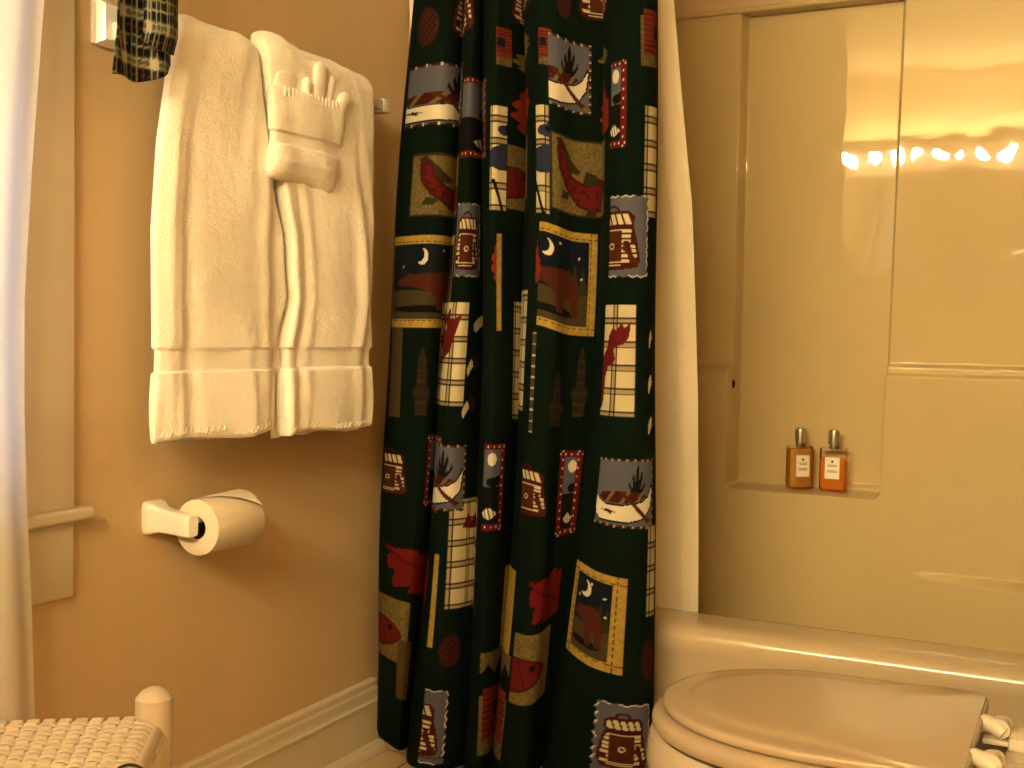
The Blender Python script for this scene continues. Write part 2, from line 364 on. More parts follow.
MOTIFS = [
 ('pinecone',0.0802,0.1463,1.4300,1.5020,0.0802,0.1463),
 ('creel',0.1764,0.3548,1.4460,1.5772,0.1764,0.3548),
 ('cabin',0.5259,0.5901,1.3820,1.4860,0.5412,0.5812),
 ('creel',0.5833,0.7416,1.4660,1.5656,0.5833,0.7416),
 ('leaf_olive',0.5833,0.7296,1.3780,1.4340,0.5833,0.7296),
 ('cabin',0.7506,0.8007,1.3500,1.4500,0.7616,0.7897),
 ('pinecone',0.7997,0.8278,1.4460,1.5116,0.7997,0.8278),
 ('creel',0.8438,0.9601,1.4580,1.5696,0.8438,0.9601),
 ('leaf_olive',0.8819,0.9641,1.3740,1.4060,0.8819,0.9641),
 ('cabinscene',1.0462,1.1608,1.3540,1.5036,1.0462,1.0903),
 ('leaf_red',0.5692,0.7135,1.2620,1.3620,0.5692,0.7135),
 ('leaf_red',0.8819,0.9821,1.2460,1.3460,0.8819,0.9661),
 ('night',0.2776,0.5131,1.2140,1.3620,0.3207,0.5131),
 ('canoe',-0.0111,0.3127,1.2740,1.3980,0.0561,0.3127),
 ('canoe',0.7267,0.8719,1.2780,1.4140,0.7837,0.8719),
 ('night',0.9489,1.0182,1.2140,1.3660,0.9761,1.0182),
 ('plaid',1.0543,1.1573,1.0940,1.2860,1.0543,1.0943),
 ('fish',0.0982,0.3655,1.1060,1.2260,0.0982,0.3107),
 ('fishhead',0.5712,0.6815,1.1180,1.2380,0.5712,0.6815),
 ('fish',0.7837,0.9525,1.0980,1.2380,0.7837,0.9480),
 ('plaid_bear',0.5291,0.5893,1.1140,1.3060,0.5311,0.5692),
 ('plaid_bear',0.7341,0.8042,1.0860,1.2780,0.7476,0.7837),
 ('creelpatch',0.3160,0.4029,0.9900,1.1300,0.3207,0.4029),
 ('creelpatch',0.9327,1.0663,0.9860,1.1300,0.9821,1.0663),
 ('bear',0.0313,0.3264,0.8940,1.0700,0.0421,0.3127),
 ('leaf_red',0.5351,0.5686,0.9780,1.0660,0.5351,0.5492),
 ('bar_yellow',0.5472,0.5592,0.8900,1.0700,0.5472,0.5592),
 ('bear',0.7112,0.8859,0.8820,1.0700,0.7596,0.8859),
 ('leaf_red',0.7456,0.7656,0.9580,1.0380,0.7516,0.7656),
 ('plaid_moose',0.2004,0.3668,0.7460,0.9420,0.2004,0.3668),
 ('acorn',0.3748,0.5011,0.8860,0.9300,0.3748,0.5011),
 ('acorn',0.3688,0.4109,0.8020,0.8460,0.3688,0.4109),
 ('acorn',0.3628,0.4049,0.7220,0.7660,0.3628,0.4049),
 ('plaid',0.5993,0.7307,0.7220,0.9460,0.5993,0.7215),
 ('plaid_moose2',0.9611,1.0462,0.7420,0.9380,0.9741,1.0462),
 ('acorn',1.0703,1.0923,0.8620,0.9060,1.0703,1.0923),
 ('acorn',1.0683,1.0943,0.7820,0.8300,1.0683,1.0943),
 ('acorn',1.0683,1.0964,0.7100,0.7540,1.0683,1.0964),
 ('lantern',0.1303,0.1764,0.7180,0.8620,0.1303,0.1764),
 ('lantern',0.7917,0.8318,0.7060,0.8180,0.7917,0.8318),
 ('lantern',0.8458,0.8839,0.7260,0.8660,0.8458,0.8839),
 ('bar_olive',0.0501,0.0942,0.7180,0.8940,0.0501,0.0942),
 ('bar_stitch',0.7516,0.7616,0.6860,0.8700,0.7516,0.7616),
 ('creel',0.0129,0.1303,0.5540,0.6540,0.0441,0.1303),
 ('night',0.1764,0.5472,0.5380,0.6860,0.1764,0.3287),
 ('plaid',0.3528,0.5131,0.3540,0.5660,0.3528,0.4850),
 ('antler',0.3748,0.4830,0.4660,0.5380,0.3748,0.4830),
 ('canoe',0.2281,0.3848,0.5380,0.6740,0.2946,0.3848),
 ('night',0.4937,0.5772,0.5140,0.6780,0.5231,0.5772),
 ('creel',0.7110,0.7997,0.5420,0.6300,0.7336,0.7997),
 ('night',0.8318,0.8839,0.5020,0.6700,0.8318,0.8839),
 ('canoe',0.9817,1.0863,0.5380,0.6700,0.9881,1.0863),
 ('plaid',1.0743,1.1625,0.3860,0.5460,1.0743,1.1004),
 ('leaf_red2',0.0722,0.3047,0.3500,0.4460,0.0722,0.3047),
 ('bar_yellow',0.3287,0.3387,0.2740,0.4580,0.3287,0.3387),
 ('bar_yellow',0.6033,0.7256,0.2740,0.4380,0.6033,0.7256),
 ('leaf_red2',0.7697,0.8598,0.3460,0.4380,0.7697,0.8598),
 ('bear',0.9460,1.0462,0.2820,0.4540,0.9460,1.0462),
 ('fishhead',0.0361,0.1664,0.2060,0.3300,0.0361,0.1664),
 ('pinecone',0.3487,0.3868,0.2380,0.3020,0.3487,0.3868),
 ('cabinscene',0.5372,0.7336,0.0820,0.2820,0.5372,0.7336),
 ('fishhead',0.7416,0.8378,0.1980,0.3300,0.7416,0.8378),
 ('creelpatch',0.2829,0.3688,0.0473,0.1940,0.3347,0.3688),
 ('creelpatch',1.0202,1.0863,0.0958,0.2300,1.0202,1.0863),
 ('pinecone',1.0683,1.0964,0.2700,0.3460,1.0683,1.0964),
 ('bar_olive',0.1363,0.1804,0.1380,0.2540,0.1363,0.1804)]

K = dict(green=(.0022,.0074,.0040), cream=(.58,.49,.29), red=(.115,.009,.008), dred=(.055,.008,.006), grey=(.095,.098,.125), navy=(.006,.009,.015), olive=(.145,.105,.035),
         gold=(.38,.25,.048), bear=(.070,.016,.008), ground=(.058,.042,.016), brown=(.03,.011,.007), black=(.006,.006,.006), white=(.68,.60,.45), dolive=(.030,.025,.010), blue=(.022,.029,.055))
def poly(a, b, pts):
    r = np.zeros(a.shape, bool); n = len(pts)
    for i in range(n):
        x0, y0 = pts[i]; x1, y1 = pts[(i+1) % n]
        if y0 == y1: continue
        c = ((y0 > b) != (y1 > b)) & (a < (x1-x0)*(b-y0)/(y1-y0)+x0); r ^= c
    return r
def ell(a, b, ca, cb, ra, rb): return ((a-ca)/ra)**2+((b-cb)/rb)**2 < 1
def hash2(a, b): return np.modf(np.abs(np.sin(np.floor(a)*127.1+np.floor(b)*311.7)*43758.5453))[0]
def creel_body(C, M_, a, b):
    out = poly(a,b,[(.06,.02),(.30,0),(.72,0),(.95,.03),(1,.14),(.94,.45),(.88,.66),(.90,.82),(.80,.90),(.20,.90),(.08,.82),(.12,.66),(.04,.45),(0,.16)])
    C[out] = K['dred']; M_ |= out
    inn = poly(a,b,[(.10,.06),(.9,.06),(.95,.15),(.89,.45),(.82,.64),(.18,.64),(.10,.45),(.05,.16)])
    dash = (np.modf(b*13)[0] > .38) & (hash2(a*6, b*13) > .12)
    C[inn & dash] = K['cream']
    lid = poly(a,b,[(.14,.70),(.86,.70),(.84,.80),(.77,.86),(.23,.86),(.14,.80)])
    C[lid & (np.modf(a*7+b*3)[0] > .3)] = K['cream']
    C[inn & (np.abs(a-.80-.35*(b-.3)*-1) < .05) & (b < .45)] = K['dred']
    pk = (np.abs(a-.44) < .24) & (b > .12) & (b < .60); C[pk] = K['bear']; C[pk & ((np.abs(b-.36) < .012) | (np.abs(a-.44) < .012))] = K['dred']
    C[ell(a,b,.44,.36,.07,.05)] = K['cream']; C[ell(a,b,.44,.36,.045,.03)] = K['bear']
    st = poly(a,b,[(.66,.34),(.72,.38),(.99,.10),(.93,.06)]); C[st] = K['bear']
    h = ell(a,b,.45,.90,.17,.10) & ~ell(a,b,.45,.90,.11,.06) & (b > .88); C[h] = K['dred']; M_ |= h
def paint(kind, a, b, w, h):
    """colours of one printed motif in its own unit square (a right, b up); w, h its size on the cloth in metres"""
    C = np.zeros(a.shape+(3,)); C[:] = K['green']; m = np.zeros(a.shape, bool); full = np.ones(a.shape, bool)
    x = a*w; z = b*h
    if kind.startswith('plaid'):
        C[:] = K['cream']; m = full
        p = np.modf(z/.0415+.35)[0]*.0415; l1 = (np.abs(p-.012) < .0016) | (np.abs(p-.022) < .0018)
        q = np.modf((x+.011)/.044)[0]*.044; l2 = (np.abs(q-.008) < .0014) | (np.abs(q-.017) < .0014)
        l3 = (np.abs(p-.017) < .0045) | (np.abs(q-.0125) < .004)
        C[l3] = np.array(K['cream'])*np.array([.60,.55,.5]); C[l1|l2] = (.045,.035,.030); C[l1&l2] = K['black']
        if kind == 'plaid_moose':
            r = poly(a,b,[(.10,.78),(.06,.90),(.20,.84),(.26,.96),(.36,.85),(.50,.97),(.56,.85),(.74,.95),(.74,.82),(.92,.88),(.86,.72),(.78,.52),(.58,.42),(.46,.33),(.44,.12),(.34,.06),(.28,.12),(.27,.32),(.14,.48),(.04,.60)])
            C[r] = K['red']; C[poly(a,b,[(.28,.8),(.36,.74),(.40,.80)])] = K['cream']; C[poly(a,b,[(.55,.76),(.62,.72),(.64,.80)])] = K['cream']
        if kind == 'plaid_moose2':
            r = poly(a,b,[(.30,.62),(.34,.72),(.46,.80),(.58,.77),(.66,.84),(.76,.80),(.88,.86),(.85,.72),(.74,.65),(.58,.63),(.50,.60),(.56,.52),(.48,.45),(.36,.46),(.27,.34),(.24,.12),(.18,.06),(.10,.10),(.12,.50),(.22,.58)])
            C[r] = K['red']
        if kind == 'plaid_bear':
            r = ell(a,b,.5,.50,.55,.125) | ell(a,b,.75,.57,.30,.08) | ell(a,b,.62,.77,.34,.055) | ell(a,b,.75,.80,.16,.05); C[r] = K['blue']
            C[ell(a,b,.7,.79,.12,.03)] = K['black']; C[np.abs(a-.15-(.3-b)*1.2) < .06*(b < .3)] = K['black']
    elif kind == 'canoe':
        m = (b > .035+.02*np.abs(np.modf(a*9)[0]-.5)*2) & (b < .985-.02*np.abs(np.modf(a*9)[0]-.5)*2) & (a < .985)
        C[:] = K['grey']; edge = (b > .945) | (b < .075) | (a > .955); ea = np.where(a > .955, b, a)
        C[edge & (np.modf(ea*9)[0] < .62)] = K['dred']; C[edge & (np.modf(ea*9+.4)[0] < .12)] = K['cream']
        for dx, tip, wd in ((.62,.80,.02),(.68,.92,.022),(.74,.84,.02),(.57,.70,.016),(.79,.72,.016)):
            C[poly(a,b,[(.66-.03,.45),(.70,.45),(dx+wd,tip-.08),(dx,tip),(dx-wd,tip-.08)])] = K['black']
        C[poly(a,b,[(.03,.50),(.02,.40),(.06,.18),(.16,.10),(.55,.10),(.80,.17),(.93,.34),(.97,.62),(.93,.66),(.86,.50),(.76,.42),(.5,.36),(.25,.36),(.10,.42)])] = K['black']
        C[poly(a,b,[(.05,.47),(.04,.40),(.08,.19),(.17,.125),(.55,.125),(.79,.19),(.91,.35),(.945,.62),(.86,.47),(.76,.395),(.5,.34),(.25,.34),(.11,.40)])] = K['white']
        inn = poly(a,b,[(.11,.43),(.25,.37),(.5,.37),(.74,.42),(.82,.49),(.70,.535),(.40,.545),(.16,.50)]); C[inn] = K['dred']
        C[inn & (np.abs(np.modf(a*5-b*3+.3)[0]-.5) < .13)] = K['olive']
        C[poly(a,b,[(.18,.26),(.30,.23),(.36,.20),(.34,.24),(.42,.24),(.30,.28)])] = K['dred']
        C[poly(a,b,[(.44,.52),(.48,.54),(.86,.19),(.96,.13),(.93,.08),(.84,.12)])] = K['bear']; C[ell(a,b,.92,.115,.05,.035)] = K['olive']
    elif kind == 'night':
        m = full; C[:] = K['red']; bw = .013
        ins = (x > bw) & (x < w-bw) & (z > bw*.9) & (z < h-bw*.9); C[ins] = K['grey']
        dots = (np.modf(z/.0165)[0] < .20) & ((np.abs(x-bw*.6) < .0016) | (np.abs(x-w+bw*.6) < .0016)) | (np.modf(x/.013)[0] < .22) & ((np.abs(z-bw*.5) < .0016) | (np.abs(z-h+bw*.5) < .0016))
        C[dots] = K['white']; C[ins & (b < .50)] = K['black']
        C[ell(x,z,.60*w,.82*h,.010,.012)] = K['white']
        C[ins & (ell(a,b,.66,.56,.20,.055) | ell(a,b,.80,.60,.08,.04) | ((np.abs(a-.6) < .03) & (np.abs(b-.52) < .06)))] = K['black']
        C[ins & poly(a,b,[(.36,.20),(.55,.27),(.80,.19),(.60,.13),(.45,.145)]) & (np.modf(a*9+b*5)[0] > .3)] = K['white']
    elif kind == 'fish':
        m = full; n = hash2(x/.0042, z/.0042)*.5+hash2(x/.0026+9, z/.0026)*.5
        C[:] = np.array(K['olive'])*(.62+.75*n[...,None])
        C[(z < .004) | (z > h-.004) | (x < .004) | (x > w-.004)] = K['dolive']
        C[poly(a,b,[(.07,.93),(.14,.96),(.20,.86),(.27,.72),(.36,.62),(.40,.60),(.36,.54),(.28,.54),(.2,.60),(.12,.72)])] = K['dolive']
        out = poly(a,b,[(.08,.82),(.12,.93),(.19,.84),(.22,.66),(.30,.50),(.45,.43),(.52,.44),(.58,.54),(.66,.50),(.82,.50),(.95,.45),(1.0,.36),(.91,.24),(.76,.12),(.55,.06),(.36,.13),(.20,.32),(.10,.56)])
        C[out] = K['dred']
        inn = poly(a,b,[(.12,.78),(.18,.80),(.20,.62),(.28,.46),(.45,.38),(.66,.45),(.82,.46),(.92,.42),(.95,.36),(.88,.27),(.74,.16),(.55,.10),(.38,.17),(.23,.34),(.13,.56)])
        C[inn] = K['red']; C[inn & (hash2(a*26,b*20) > .82)] = K['dred']
        C[ell(a,b,.87,.40,.035,.04)] = K['black']; C[out & (np.abs(a-.74-.12*(b-.3)) < .012)] = K['dred']
        C[poly(a,b,[(.42,.44),(.46,.60),(.58,.56),(.62,.47),(.52,.42)])] = K['dolive']
        C[poly(a,b,[(.16,.30),(.12,.18),(.22,.18),(.26,.28)]) | poly(a,b,[(.48,.10),(.44,-.01),(.58,.03),(.60,.10)]) | poly(a,b,[(.60,.22),(.70,.27),(.74,.20),(.64,.15)])] = K['dolive']
    elif kind == 'fishhead':
        m = full; n = hash2(x/.0042, z/.0042)*.5+hash2(x/.0026+9, z/.0026)*.5
        C[:] = np.array(K['olive'])*(.62+.75*n[...,None])
        C[poly(a,b,[(-.1,.66),(.35,.66),(.62,.60),(.82,.50),(.86,.44),(.80,.36),(.60,.26),(.30,.18),(-.1,.14)])] = K['dred']
        C[poly(a,b,[(-.1,.63),(.33,.63),(.6,.57),(.78,.48),(.80,.43),(.74,.37),(.56,.29),(.28,.22),(-.1,.18)])] = K['red']
        C[ell(a,b,.50,.52,.07,.05)] = K['black']; C[(np.abs(a-.28-.10*np.sin(b*8)) < .02) & (b > .22) & (b < .62)] = K['dred']
    elif kind == 'antler':
        m = poly(a,b,[(.05,.62),(.20,.98),(.32,.78),(.46,1.0),(.58,.80),(.78,.98),(.96,.80),(.9,.62),(.6,.58),(.3,.56)]) | ell(a,b,.72,.16,.20,.15); C[:] = K['red']
    elif kind == 'bear':
        m = full; C[:] = K['gold']; n = hash2(x/.005, z/.005); C *= (.85+.3*n[...,None])
        bw = .0165; C[((x > bw*.70) & (x < bw*.80) | (x < w-bw*.70) & (x > w-bw*.80)) & (np.modf(z/.013)[0] < .62)] = K['dred']
        C[((z > bw*.70) & (z < bw*.80) | (z < h-bw*.70) & (z > h-bw*.80)) & (np.modf(x/.013)[0] < .62)] = K['dred']
        ins = (x > bw) & (x < w-bw) & (z > bw) & (z < h-bw); C[ins] = K['navy']
        A = np.clip((x-bw)/(w-2*bw), 0, 1); B = np.clip((z-bw)/(h-2*bw), 0, 1)
        for ca, top in ((.80,.72),(.92,.66),(.70,.66)): C[ins & poly(A,B,[(ca-.09,.30),(ca+.09,.30),(ca+.015,top),(ca-.015,top)])] = K['dolive']
        gr = ins & (B < .36+.03*np.sin(A*7)); C[gr] = K['ground']; C[gr & ell(A,B,.45,.13,.42,.05)] = K['black']
        r = .0125; cx, cz = .36*(w-2*bw)+bw, .83*(h-2*bw)+bw
        C[ell(x,z,cx,cz,r,r*1.25) & ~ell(x,z,cx-.55*r,cz+.30*r,r*.95,r*1.1)] = K['white']
        for sa, sb in ((.16,.70),(.54,.92),(.86,.80),(.90,.56)): C[ell(x,z,bw+sa*(w-2*bw),bw+sb*(h-2*bw),.0020,.0022)] = K['white']
        C[ins & poly(A,B,[(.07,.47),(.10,.53),(.18,.57),(.24,.61),(.30,.59),(.45,.61),(.60,.64),(.74,.61),(.84,.52),(.87,.34),(.86,.16),(.88,.12),(.75,.12),(.74,.28),(.66,.33),(.62,.28),(.62,.16),(.63,.12),(.50,.12),(.49,.25),(.44,.36),(.34,.41),(.22,.44),(.12,.43)])] = K['bear']
    elif kind == 'creel':
        creel_body(C, m, a, b)
    elif kind == 'creelpatch':
        sc = np.abs(np.modf(z/.016)[0]-.5)*.006; sx = np.abs(np.modf(x/.016)[0]-.5)*.006
        m = (x > sc) & (x < w-sc) & (z > sx) & (z < h-sx); C[:] = K['grey']
        e = (x < sc+.0018) | (x > w-sc-.0018) | (z < sx+.0018) | (z > h-sx-.0018); C[e & (hash2(x/.008, z/.008) > .35)] = K['white']
        dummy = np.zeros_like(m); creel_body(C, dummy, (a-.08)/.80, (b-.10)/.78)
        return C, m
    elif kind.startswith('leaf'):
        c = K['olive'] if kind == 'leaf_olive' else (.19,.022,.010) if kind == 'leaf_red' else (.13,.008,.008)
        if kind == 'leaf_red2': a, b = b*.55+a*.45, 1-a*.6-(1-b)*.4; a = a-.02
        if kind == 'leaf_olive': a, b = 1-a, b; 
        bb = np.clip(b/.82, 0, 1); wd = (.12+.36*np.sin(PI*bb**.8))*(.62+.42*np.abs(np.sin(bb*3.6*PI+.4)))
        m = (np.abs(a-.5-.05*np.sin(b*6)) < wd) & (b < .84) & (b > .01); st = (np.abs(a-.5+.28*(b-.8)) < .035) & (b >= .80); C[:] = c
        C[np.abs(a-.5-.05*np.sin(b*6)) < .018] = np.array(c)*.55; m |= st
    elif kind == 'pinecone':
        m = ell(a,b,.5,.5,.5,.5); C[:] = K['brown']; l = np.abs(np.modf(a*4+b*5)[0]-.5)+np.abs(np.modf(a*4-b*5+8)[0]-.5)
        C[l < .42] = K['dred']; C[(l > .78)] = K['green']
    elif kind == 'acorn':
        cap = ell(a,b,.66,.62,.34,.36); nut = poly(a,b,[(.10,.05),(.16,0),(.30,.22),(.50,.42),(.46,.62),(.34,.74),(.20,.60),(.08,.36)])
        m = cap | nut; C[:] = K['brown']; C[nut] = K['cream']
    elif kind.startswith('cabin'):
        m = full; C[:] = K['olive']; C *= (.6+.4*hash2(x/.005,z/.005)[...,None])
        C[poly(a,b,[(.05,.60),(.5,1.0),(.95,.60)]) | poly(a,b,[(-.2,.62),(.1,.88),(.4,.62)]) | poly(a,b,[(.6,.62),(.9,.9),(1.2,.62)]) | (np.abs(b-.62) < .04)] = K['green']
        if kind == 'cabin': m = b < .66
        lg = (b > .14) & (b < .66) & (a > .04) & (a < .98); C[lg] = (.145,.024,.010); C[lg & (np.modf(b*17)[0] < .25)] = K['dred']
        C[(np.abs(a-.42) < .15) & (np.abs(b-.40) < .075)] = K['navy']
    elif kind == 'bar_yellow':
        m = full; C[:] = K['gold']; C *= (.8+.35*hash2(x/.004,z/.006)[...,None])
    elif kind == 'bar_olive':
        m = full; C[:] = (.075,.048,.018); C[(np.modf(z/.016)[0] < .3) & (x > w-.004)] = K['olive']
    elif kind == 'bar_stitch':
        m = full; C[:] = (.06,.05,.03); C[np.modf(z/.02)[0] < .15] = K['cream']
    elif kind == 'lantern':
        o = poly(a,b,[(.2,.05),(.8,.05),(.85,.25),(.95,.30),(.95,.40),(.75,.45),(.72,.75),(.55,.95),(.45,.95),(.28,.75),(.25,.45),(.05,.40),(.05,.30),(.15,.25)])
        m = o; C[:] = (.020,.016,.009); C[(np.abs(np.modf(b*7)[0]-.5) < .10)] = (.045,.020,.010)
    return C, m

zs = np.concatenate([np.arange(.034, 1.60, .0018), np.linspace(1.60, 1.915, 80)])
P, ss = curtain_grid(np, zs)
P[:,:,1] += .004*np.sin(P[:,:,2]*9+ss[None]*14)
hem = np.exp(-((zs-.060)/.0022)**2)[:,None]
S = np.broadcast_to(ss, P.shape[:2]); Zf = np.broadcast_to(zs[:,None], P.shape[:2])
colr = np.zeros(P.shape); colr[:] = K['green']
colr *= (1+.18*(RNG.random(P.shape[:2])-.5))[...,None]
for kind, s0, s1, z0, z1, c0, c1 in MOTIFS + [(k_, a0_, a1_, b0_+.715, b1_+.715, d0_, d1_) for k_, a0_, a1_, b0_, b1_, d0_, d1_ in MOTIFS if .80 < b0_ < 1.16]:
    i0, i1 = np.searchsorted(zs, [z0, z1]); j0, j1 = np.searchsorted(ss, [s0, s1])
    if i1 <= i0 or j1 <= j0: continue
    a = (S[i0:i1,j0:j1]-s0)/(s1-s0); b = (Zf[i0:i1,j0:j1]-z0)/(z1-z0)
    c, m = paint(kind, a, b, s1-s0, z1-z0)
    m = m & (S[i0:i1,j0:j1] >= c0) & (S[i0:i1,j0:j1] <= c1)
    sub = colr[i0:i1,j0:j1]; sub[m] = c[m]
colr *= .68*(1-.5*hem)[...,None]
cur = thing('shower_curtain', (.40, 1.99, 0), 'dark green shower curtain printed with bears, canoes, fish and plaid patches, hanging before the tub', 'shower curtain')
link_mesh('curtain_cloth', P.reshape(-1,3), grid_faces(*P.shape[:2]), M['print'], cur, rec=False, color=colr.reshape(-1,3), angle=None)

# curtain rod across the tub front (above the picture) with its wall flanges
rod = thing('shower_rod', (.775, 1.985, 1.94), 'white shower rod across the front of the tub above the curtain', 'curtain rod')
g = Geo(); g.tube([(0.0,1.985,1.94),(.5,1.985,1.94),(1.0,1.985,1.94),(W,1.985,1.94)], .0125, 20); g.obj('rod', M['rod'], rod)
for x0, x1 in ((0,.012),(W-.012,W)):
    g = Geo(); g.lathe([(.030,0),(.030,.006),(.02,.012)], 24, (x0,1.985,1.94), axis='x'); g.obj('flange', M['rod'], rod)

# liner hanging inside the tub
zl = np.linspace(.24, 1.915, 150); nl = 160
edge = np.interp(zl, [.24,.342,.55,.761,.95,1.153,1.35,1.545,1.92], [.664,.662,.660,.652,.643,.628,.606,.581,.535])
u = np.linspace(0, 1, nl)[None,:]; Zl = zl[:,None]
Yl = 2.012+.198*np.clip((1.92-Zl)/(1.92-.36),0,1)**.8
edge = np.interp(zl, [.24,.366,.767,1.141,1.515,1.92], [.696,.694,.684,.661,.616,.575])-(Yl[:,0]-2.1)*.33
Xl = .05+(edge[:,None]-.05)*u
Yl = Yl+.014*np.sin(u*23+Zl*.6)*(1-sstep(u,.93,1.0)) + .010*sstep(u,.90,1.0) + .002*np.sin(Zl*11+u*9)
crk = .004*np.exp(-((u-.955)/.012)**2)*np.exp(-((Zl-.845)/.03)**2)*np.sin(Zl*420)
P = np.stack([Xl+0*Zl, Yl+crk, Zl+0*u], -1)
tag(link_mesh('shower_liner', P.reshape(-1,3), grid_faces(*P.shape[:2]), M['liner'], None, (.35,2.1,.24), rec=False, angle=None),
    'cream shower liner hanging inside the tub, its edge showing beside the green curtain', 'shower liner')

# ------------------------------------------------------------------ towel bar and towels
bar = thing('towel_bar', (0, 1.62, 1.33), 'white towel bar on the tan wall behind the hanging towels', 'towel bar')
BX, BZ = .080, 1.3265
g = Geo(); g.box(BX-.0095, BX+.0095, 1.312, 1.938, BZ-.0095, BZ+.0095, .0015); g.obj('bar', M['acrylic'], bar)
for yc in (1.310, 1.940):
    def ring(x, h, r=.004):
        return [(x, yc-h, BZ+.012-h), (x, yc+h, BZ+.012-h), (x, yc+h, BZ+.012+h), (x, yc-h, BZ+.012+h)]
    g = Geo(); g.box(0, .008, yc-.038, yc+.038, BZ-.022, BZ+.046, .003); g.grid(np.array([ring(.007,.034),ring(.020,.026)]), cv=True, cap1=True)
    g.box(.016, BX+.011, yc-.013, yc+.013, BZ-.013, BZ+.013, .002); g.obj('post', M['ceramic'], bar)

def towel(name, label, edgeL, edgeR, th, zfront, zback, seed, band=(.853,.818), puff=0, layers=()):
    """terry strap draped over the bar; edgeL/edgeR: (z, y) of the front layer's sides"""
    rng = np.random.default_rng(seed); r = .0095+th/2+.0015
    t = np.concatenate([np.linspace(zfront, BZ, 190)])
    path = [(BX+r, z, 1, z) for z in np.linspace(zfront, BZ, 230)]
    path += [(BX+r*math.cos(a), BZ+r*math.sin(a), 1, BZ+r*math.sin(a)) for a in np.linspace(0, PI, 26)[1:-1]]
    path += [(BX-r, z, 0, z) for z in np.linspace(BZ, zback, 60)]
    path = np.array(path); px, pz = path[:,0], path[:,1]
    tx = np.gradient(px); tz = np.gradient(pz); L = np.hypot(tx, tz); nx, nz = tz/L, -tx/L
    nr = 150; ang = np.linspace(0, 2*PI, nr, endpoint=False)
    f = lambda v, e: np.sign(v)*np.abs(v)**e
    cy, cn = f(np.cos(ang), .30), f(np.sin(ang), .55)
    yl = np.interp(pz, [p[0] for p in edgeL[::-1]], [p[1] for p in edgeL[::-1]]); yr = np.interp(pz, [p[0] for p in edgeR[::-1]], [p[1] for p in edgeR[::-1]])
    front = path[:,2] > .5
    yl = yl+.055*sstep(BX-px, -.005, .016); yr = yr-.012*sstep(BX-px, -.005, .016)
    bd = sstep(pz, band[1]-.002, band[1]+.002)*(1-sstep(pz, band[0]-.002, band[0]+.002))*front
    hem = (1-sstep(pz, band[1]-.001, band[1]+.001))*front
    hz = np.clip((band[1]-pz)/(band[1]-zfront), 0, 1)
    thk = th*(1-.24*bd+.16*hem*np.sin(PI*np.clip(hz*.8+.15,0,1))); nar = .0055*bd-.003*hem*np.sin(PI*hz)
    end = np.minimum(1, np.minimum(np.arange(len(pz)), len(pz)-1-np.arange(len(pz)))/2.0); thk = thk*(.72+.28*end)
    Y = ((yl+yr)/2)[:,None] + (((yr-yl)/2-nar)[:,None])*cy[None]
    ph = rng.random(6)*6
    fall = (sstep(BZ+.02-pz, .0, .35)*.75+.25)[:,None]*front[:,None]
    yy = (Y-yl[:,None])
    fold = .0036*np.sin(yy*62+ph[0]+.5*np.sin(pz*4)[:,None]) + .0030*np.sin(yy*118+ph[1]+pz[:,None]*2.3) - .0034*np.exp(-((yy-.036)/.009)**2)
    fold = fold*(1-.45*bd[:,None])
    hemw = (hem*hz)[:,None]*.006*np.sin(yy*44+ph[2])
    lump = .0016*np.sin(yy*40+pz[:,None]*31+ph[3])*np.sin(pz[:,None]*23+ph[4])
    N = thk[:,None]/2*cn[None] + np.where(cn[None] > 0, (fold*fall+lump+hemw)*np.abs(cn[None])**.5, 0)
    N = N + np.where(cn[None] > 0, puff*np.exp(-((yy-.035)/.05)**2)*np.exp(-((pz-1.365)/.035)**2)[:,None], 0)
    sagz = (-.004*np.sin(yy*30+ph[5]) - .016*yy)*(1-sstep(pz, zfront, zfront+.10))[:,None]*front[:,None]
    Pt = np.stack([px[:,None]+nx[:,None]*N, Y, pz[:,None]+nz[:,None]*N+sagz], -1)
    root = thing(name, (BX, float((yl+yr).mean()/2), zfront), label, 'towel', 'white towels on the bar')
    g = Geo(); g.grid(Pt, cv=True, cap0=True, cap1=True); g.obj('terry_cloth', M['terry'], root)
    for (y0, y1, z0, dx) in layers:
        g = Geo(); ys = np.linspace(y0, y1, 50); a = np.linspace(0, 2*PI, 24, endpoint=False)
        ringP = []
        for k, z in enumerate(np.linspace(z0, z0+.28, 40)):
            e = min(1, k/2+.4)
            ringP.append(np.stack([BX+r+dx+.0045*e*f(np.sin(ang),.6)+.002*np.sin(Y[5]*70), (y0+y1)/2+(y1-y0)/2*cy, np.full(nr, z)-.003*np.sin(cy*5)*(1-min(1,k/8))], -1))
        g.grid(np.array(ringP), cv=True, cap0=True, cap1=True); g.obj('inner_fold', M['terry'], root)
    # overlocked hem: one zigzag thread along the bottom edge
    out = np.where(cn > .2)[0]; zz_ = []
    for q, j in enumerate(np.linspace(yl[0]+.008, yr[0]-.008, int((yr[0]-yl[0])/.0035))):
        row = Pt[(3, 3, 6, 6)[q % 4]]; i = out[np.argmin(np.abs(row[out,1]-j))]; p = row[i]; zz_.append((p[0]+.0004, j, p[2]))
    g = Geo(); g.tube(np.array(zz_), .0009, 5); g.obj('hem_stitching', M['terryweave'], root)
    return root
towel('bath_towel', 'wide white bath towel on the left half of the bar, nearest the window',
      [(1.38,1.372),(1.34,1.352),(1.27,1.325),(1.16,1.305),(1.03,1.294),(.85,1.297),(.70,1.296)], [(1.38,1.522),(1.33,1.528),(1.20,1.552),(1.05,1.592),(.94,1.602),(.85,1.576),(.70,1.580)], .026, .7150, .722, 3,
      layers=((1.318,1.50,.711,-.018),(1.45,1.572,.711,-.012)))
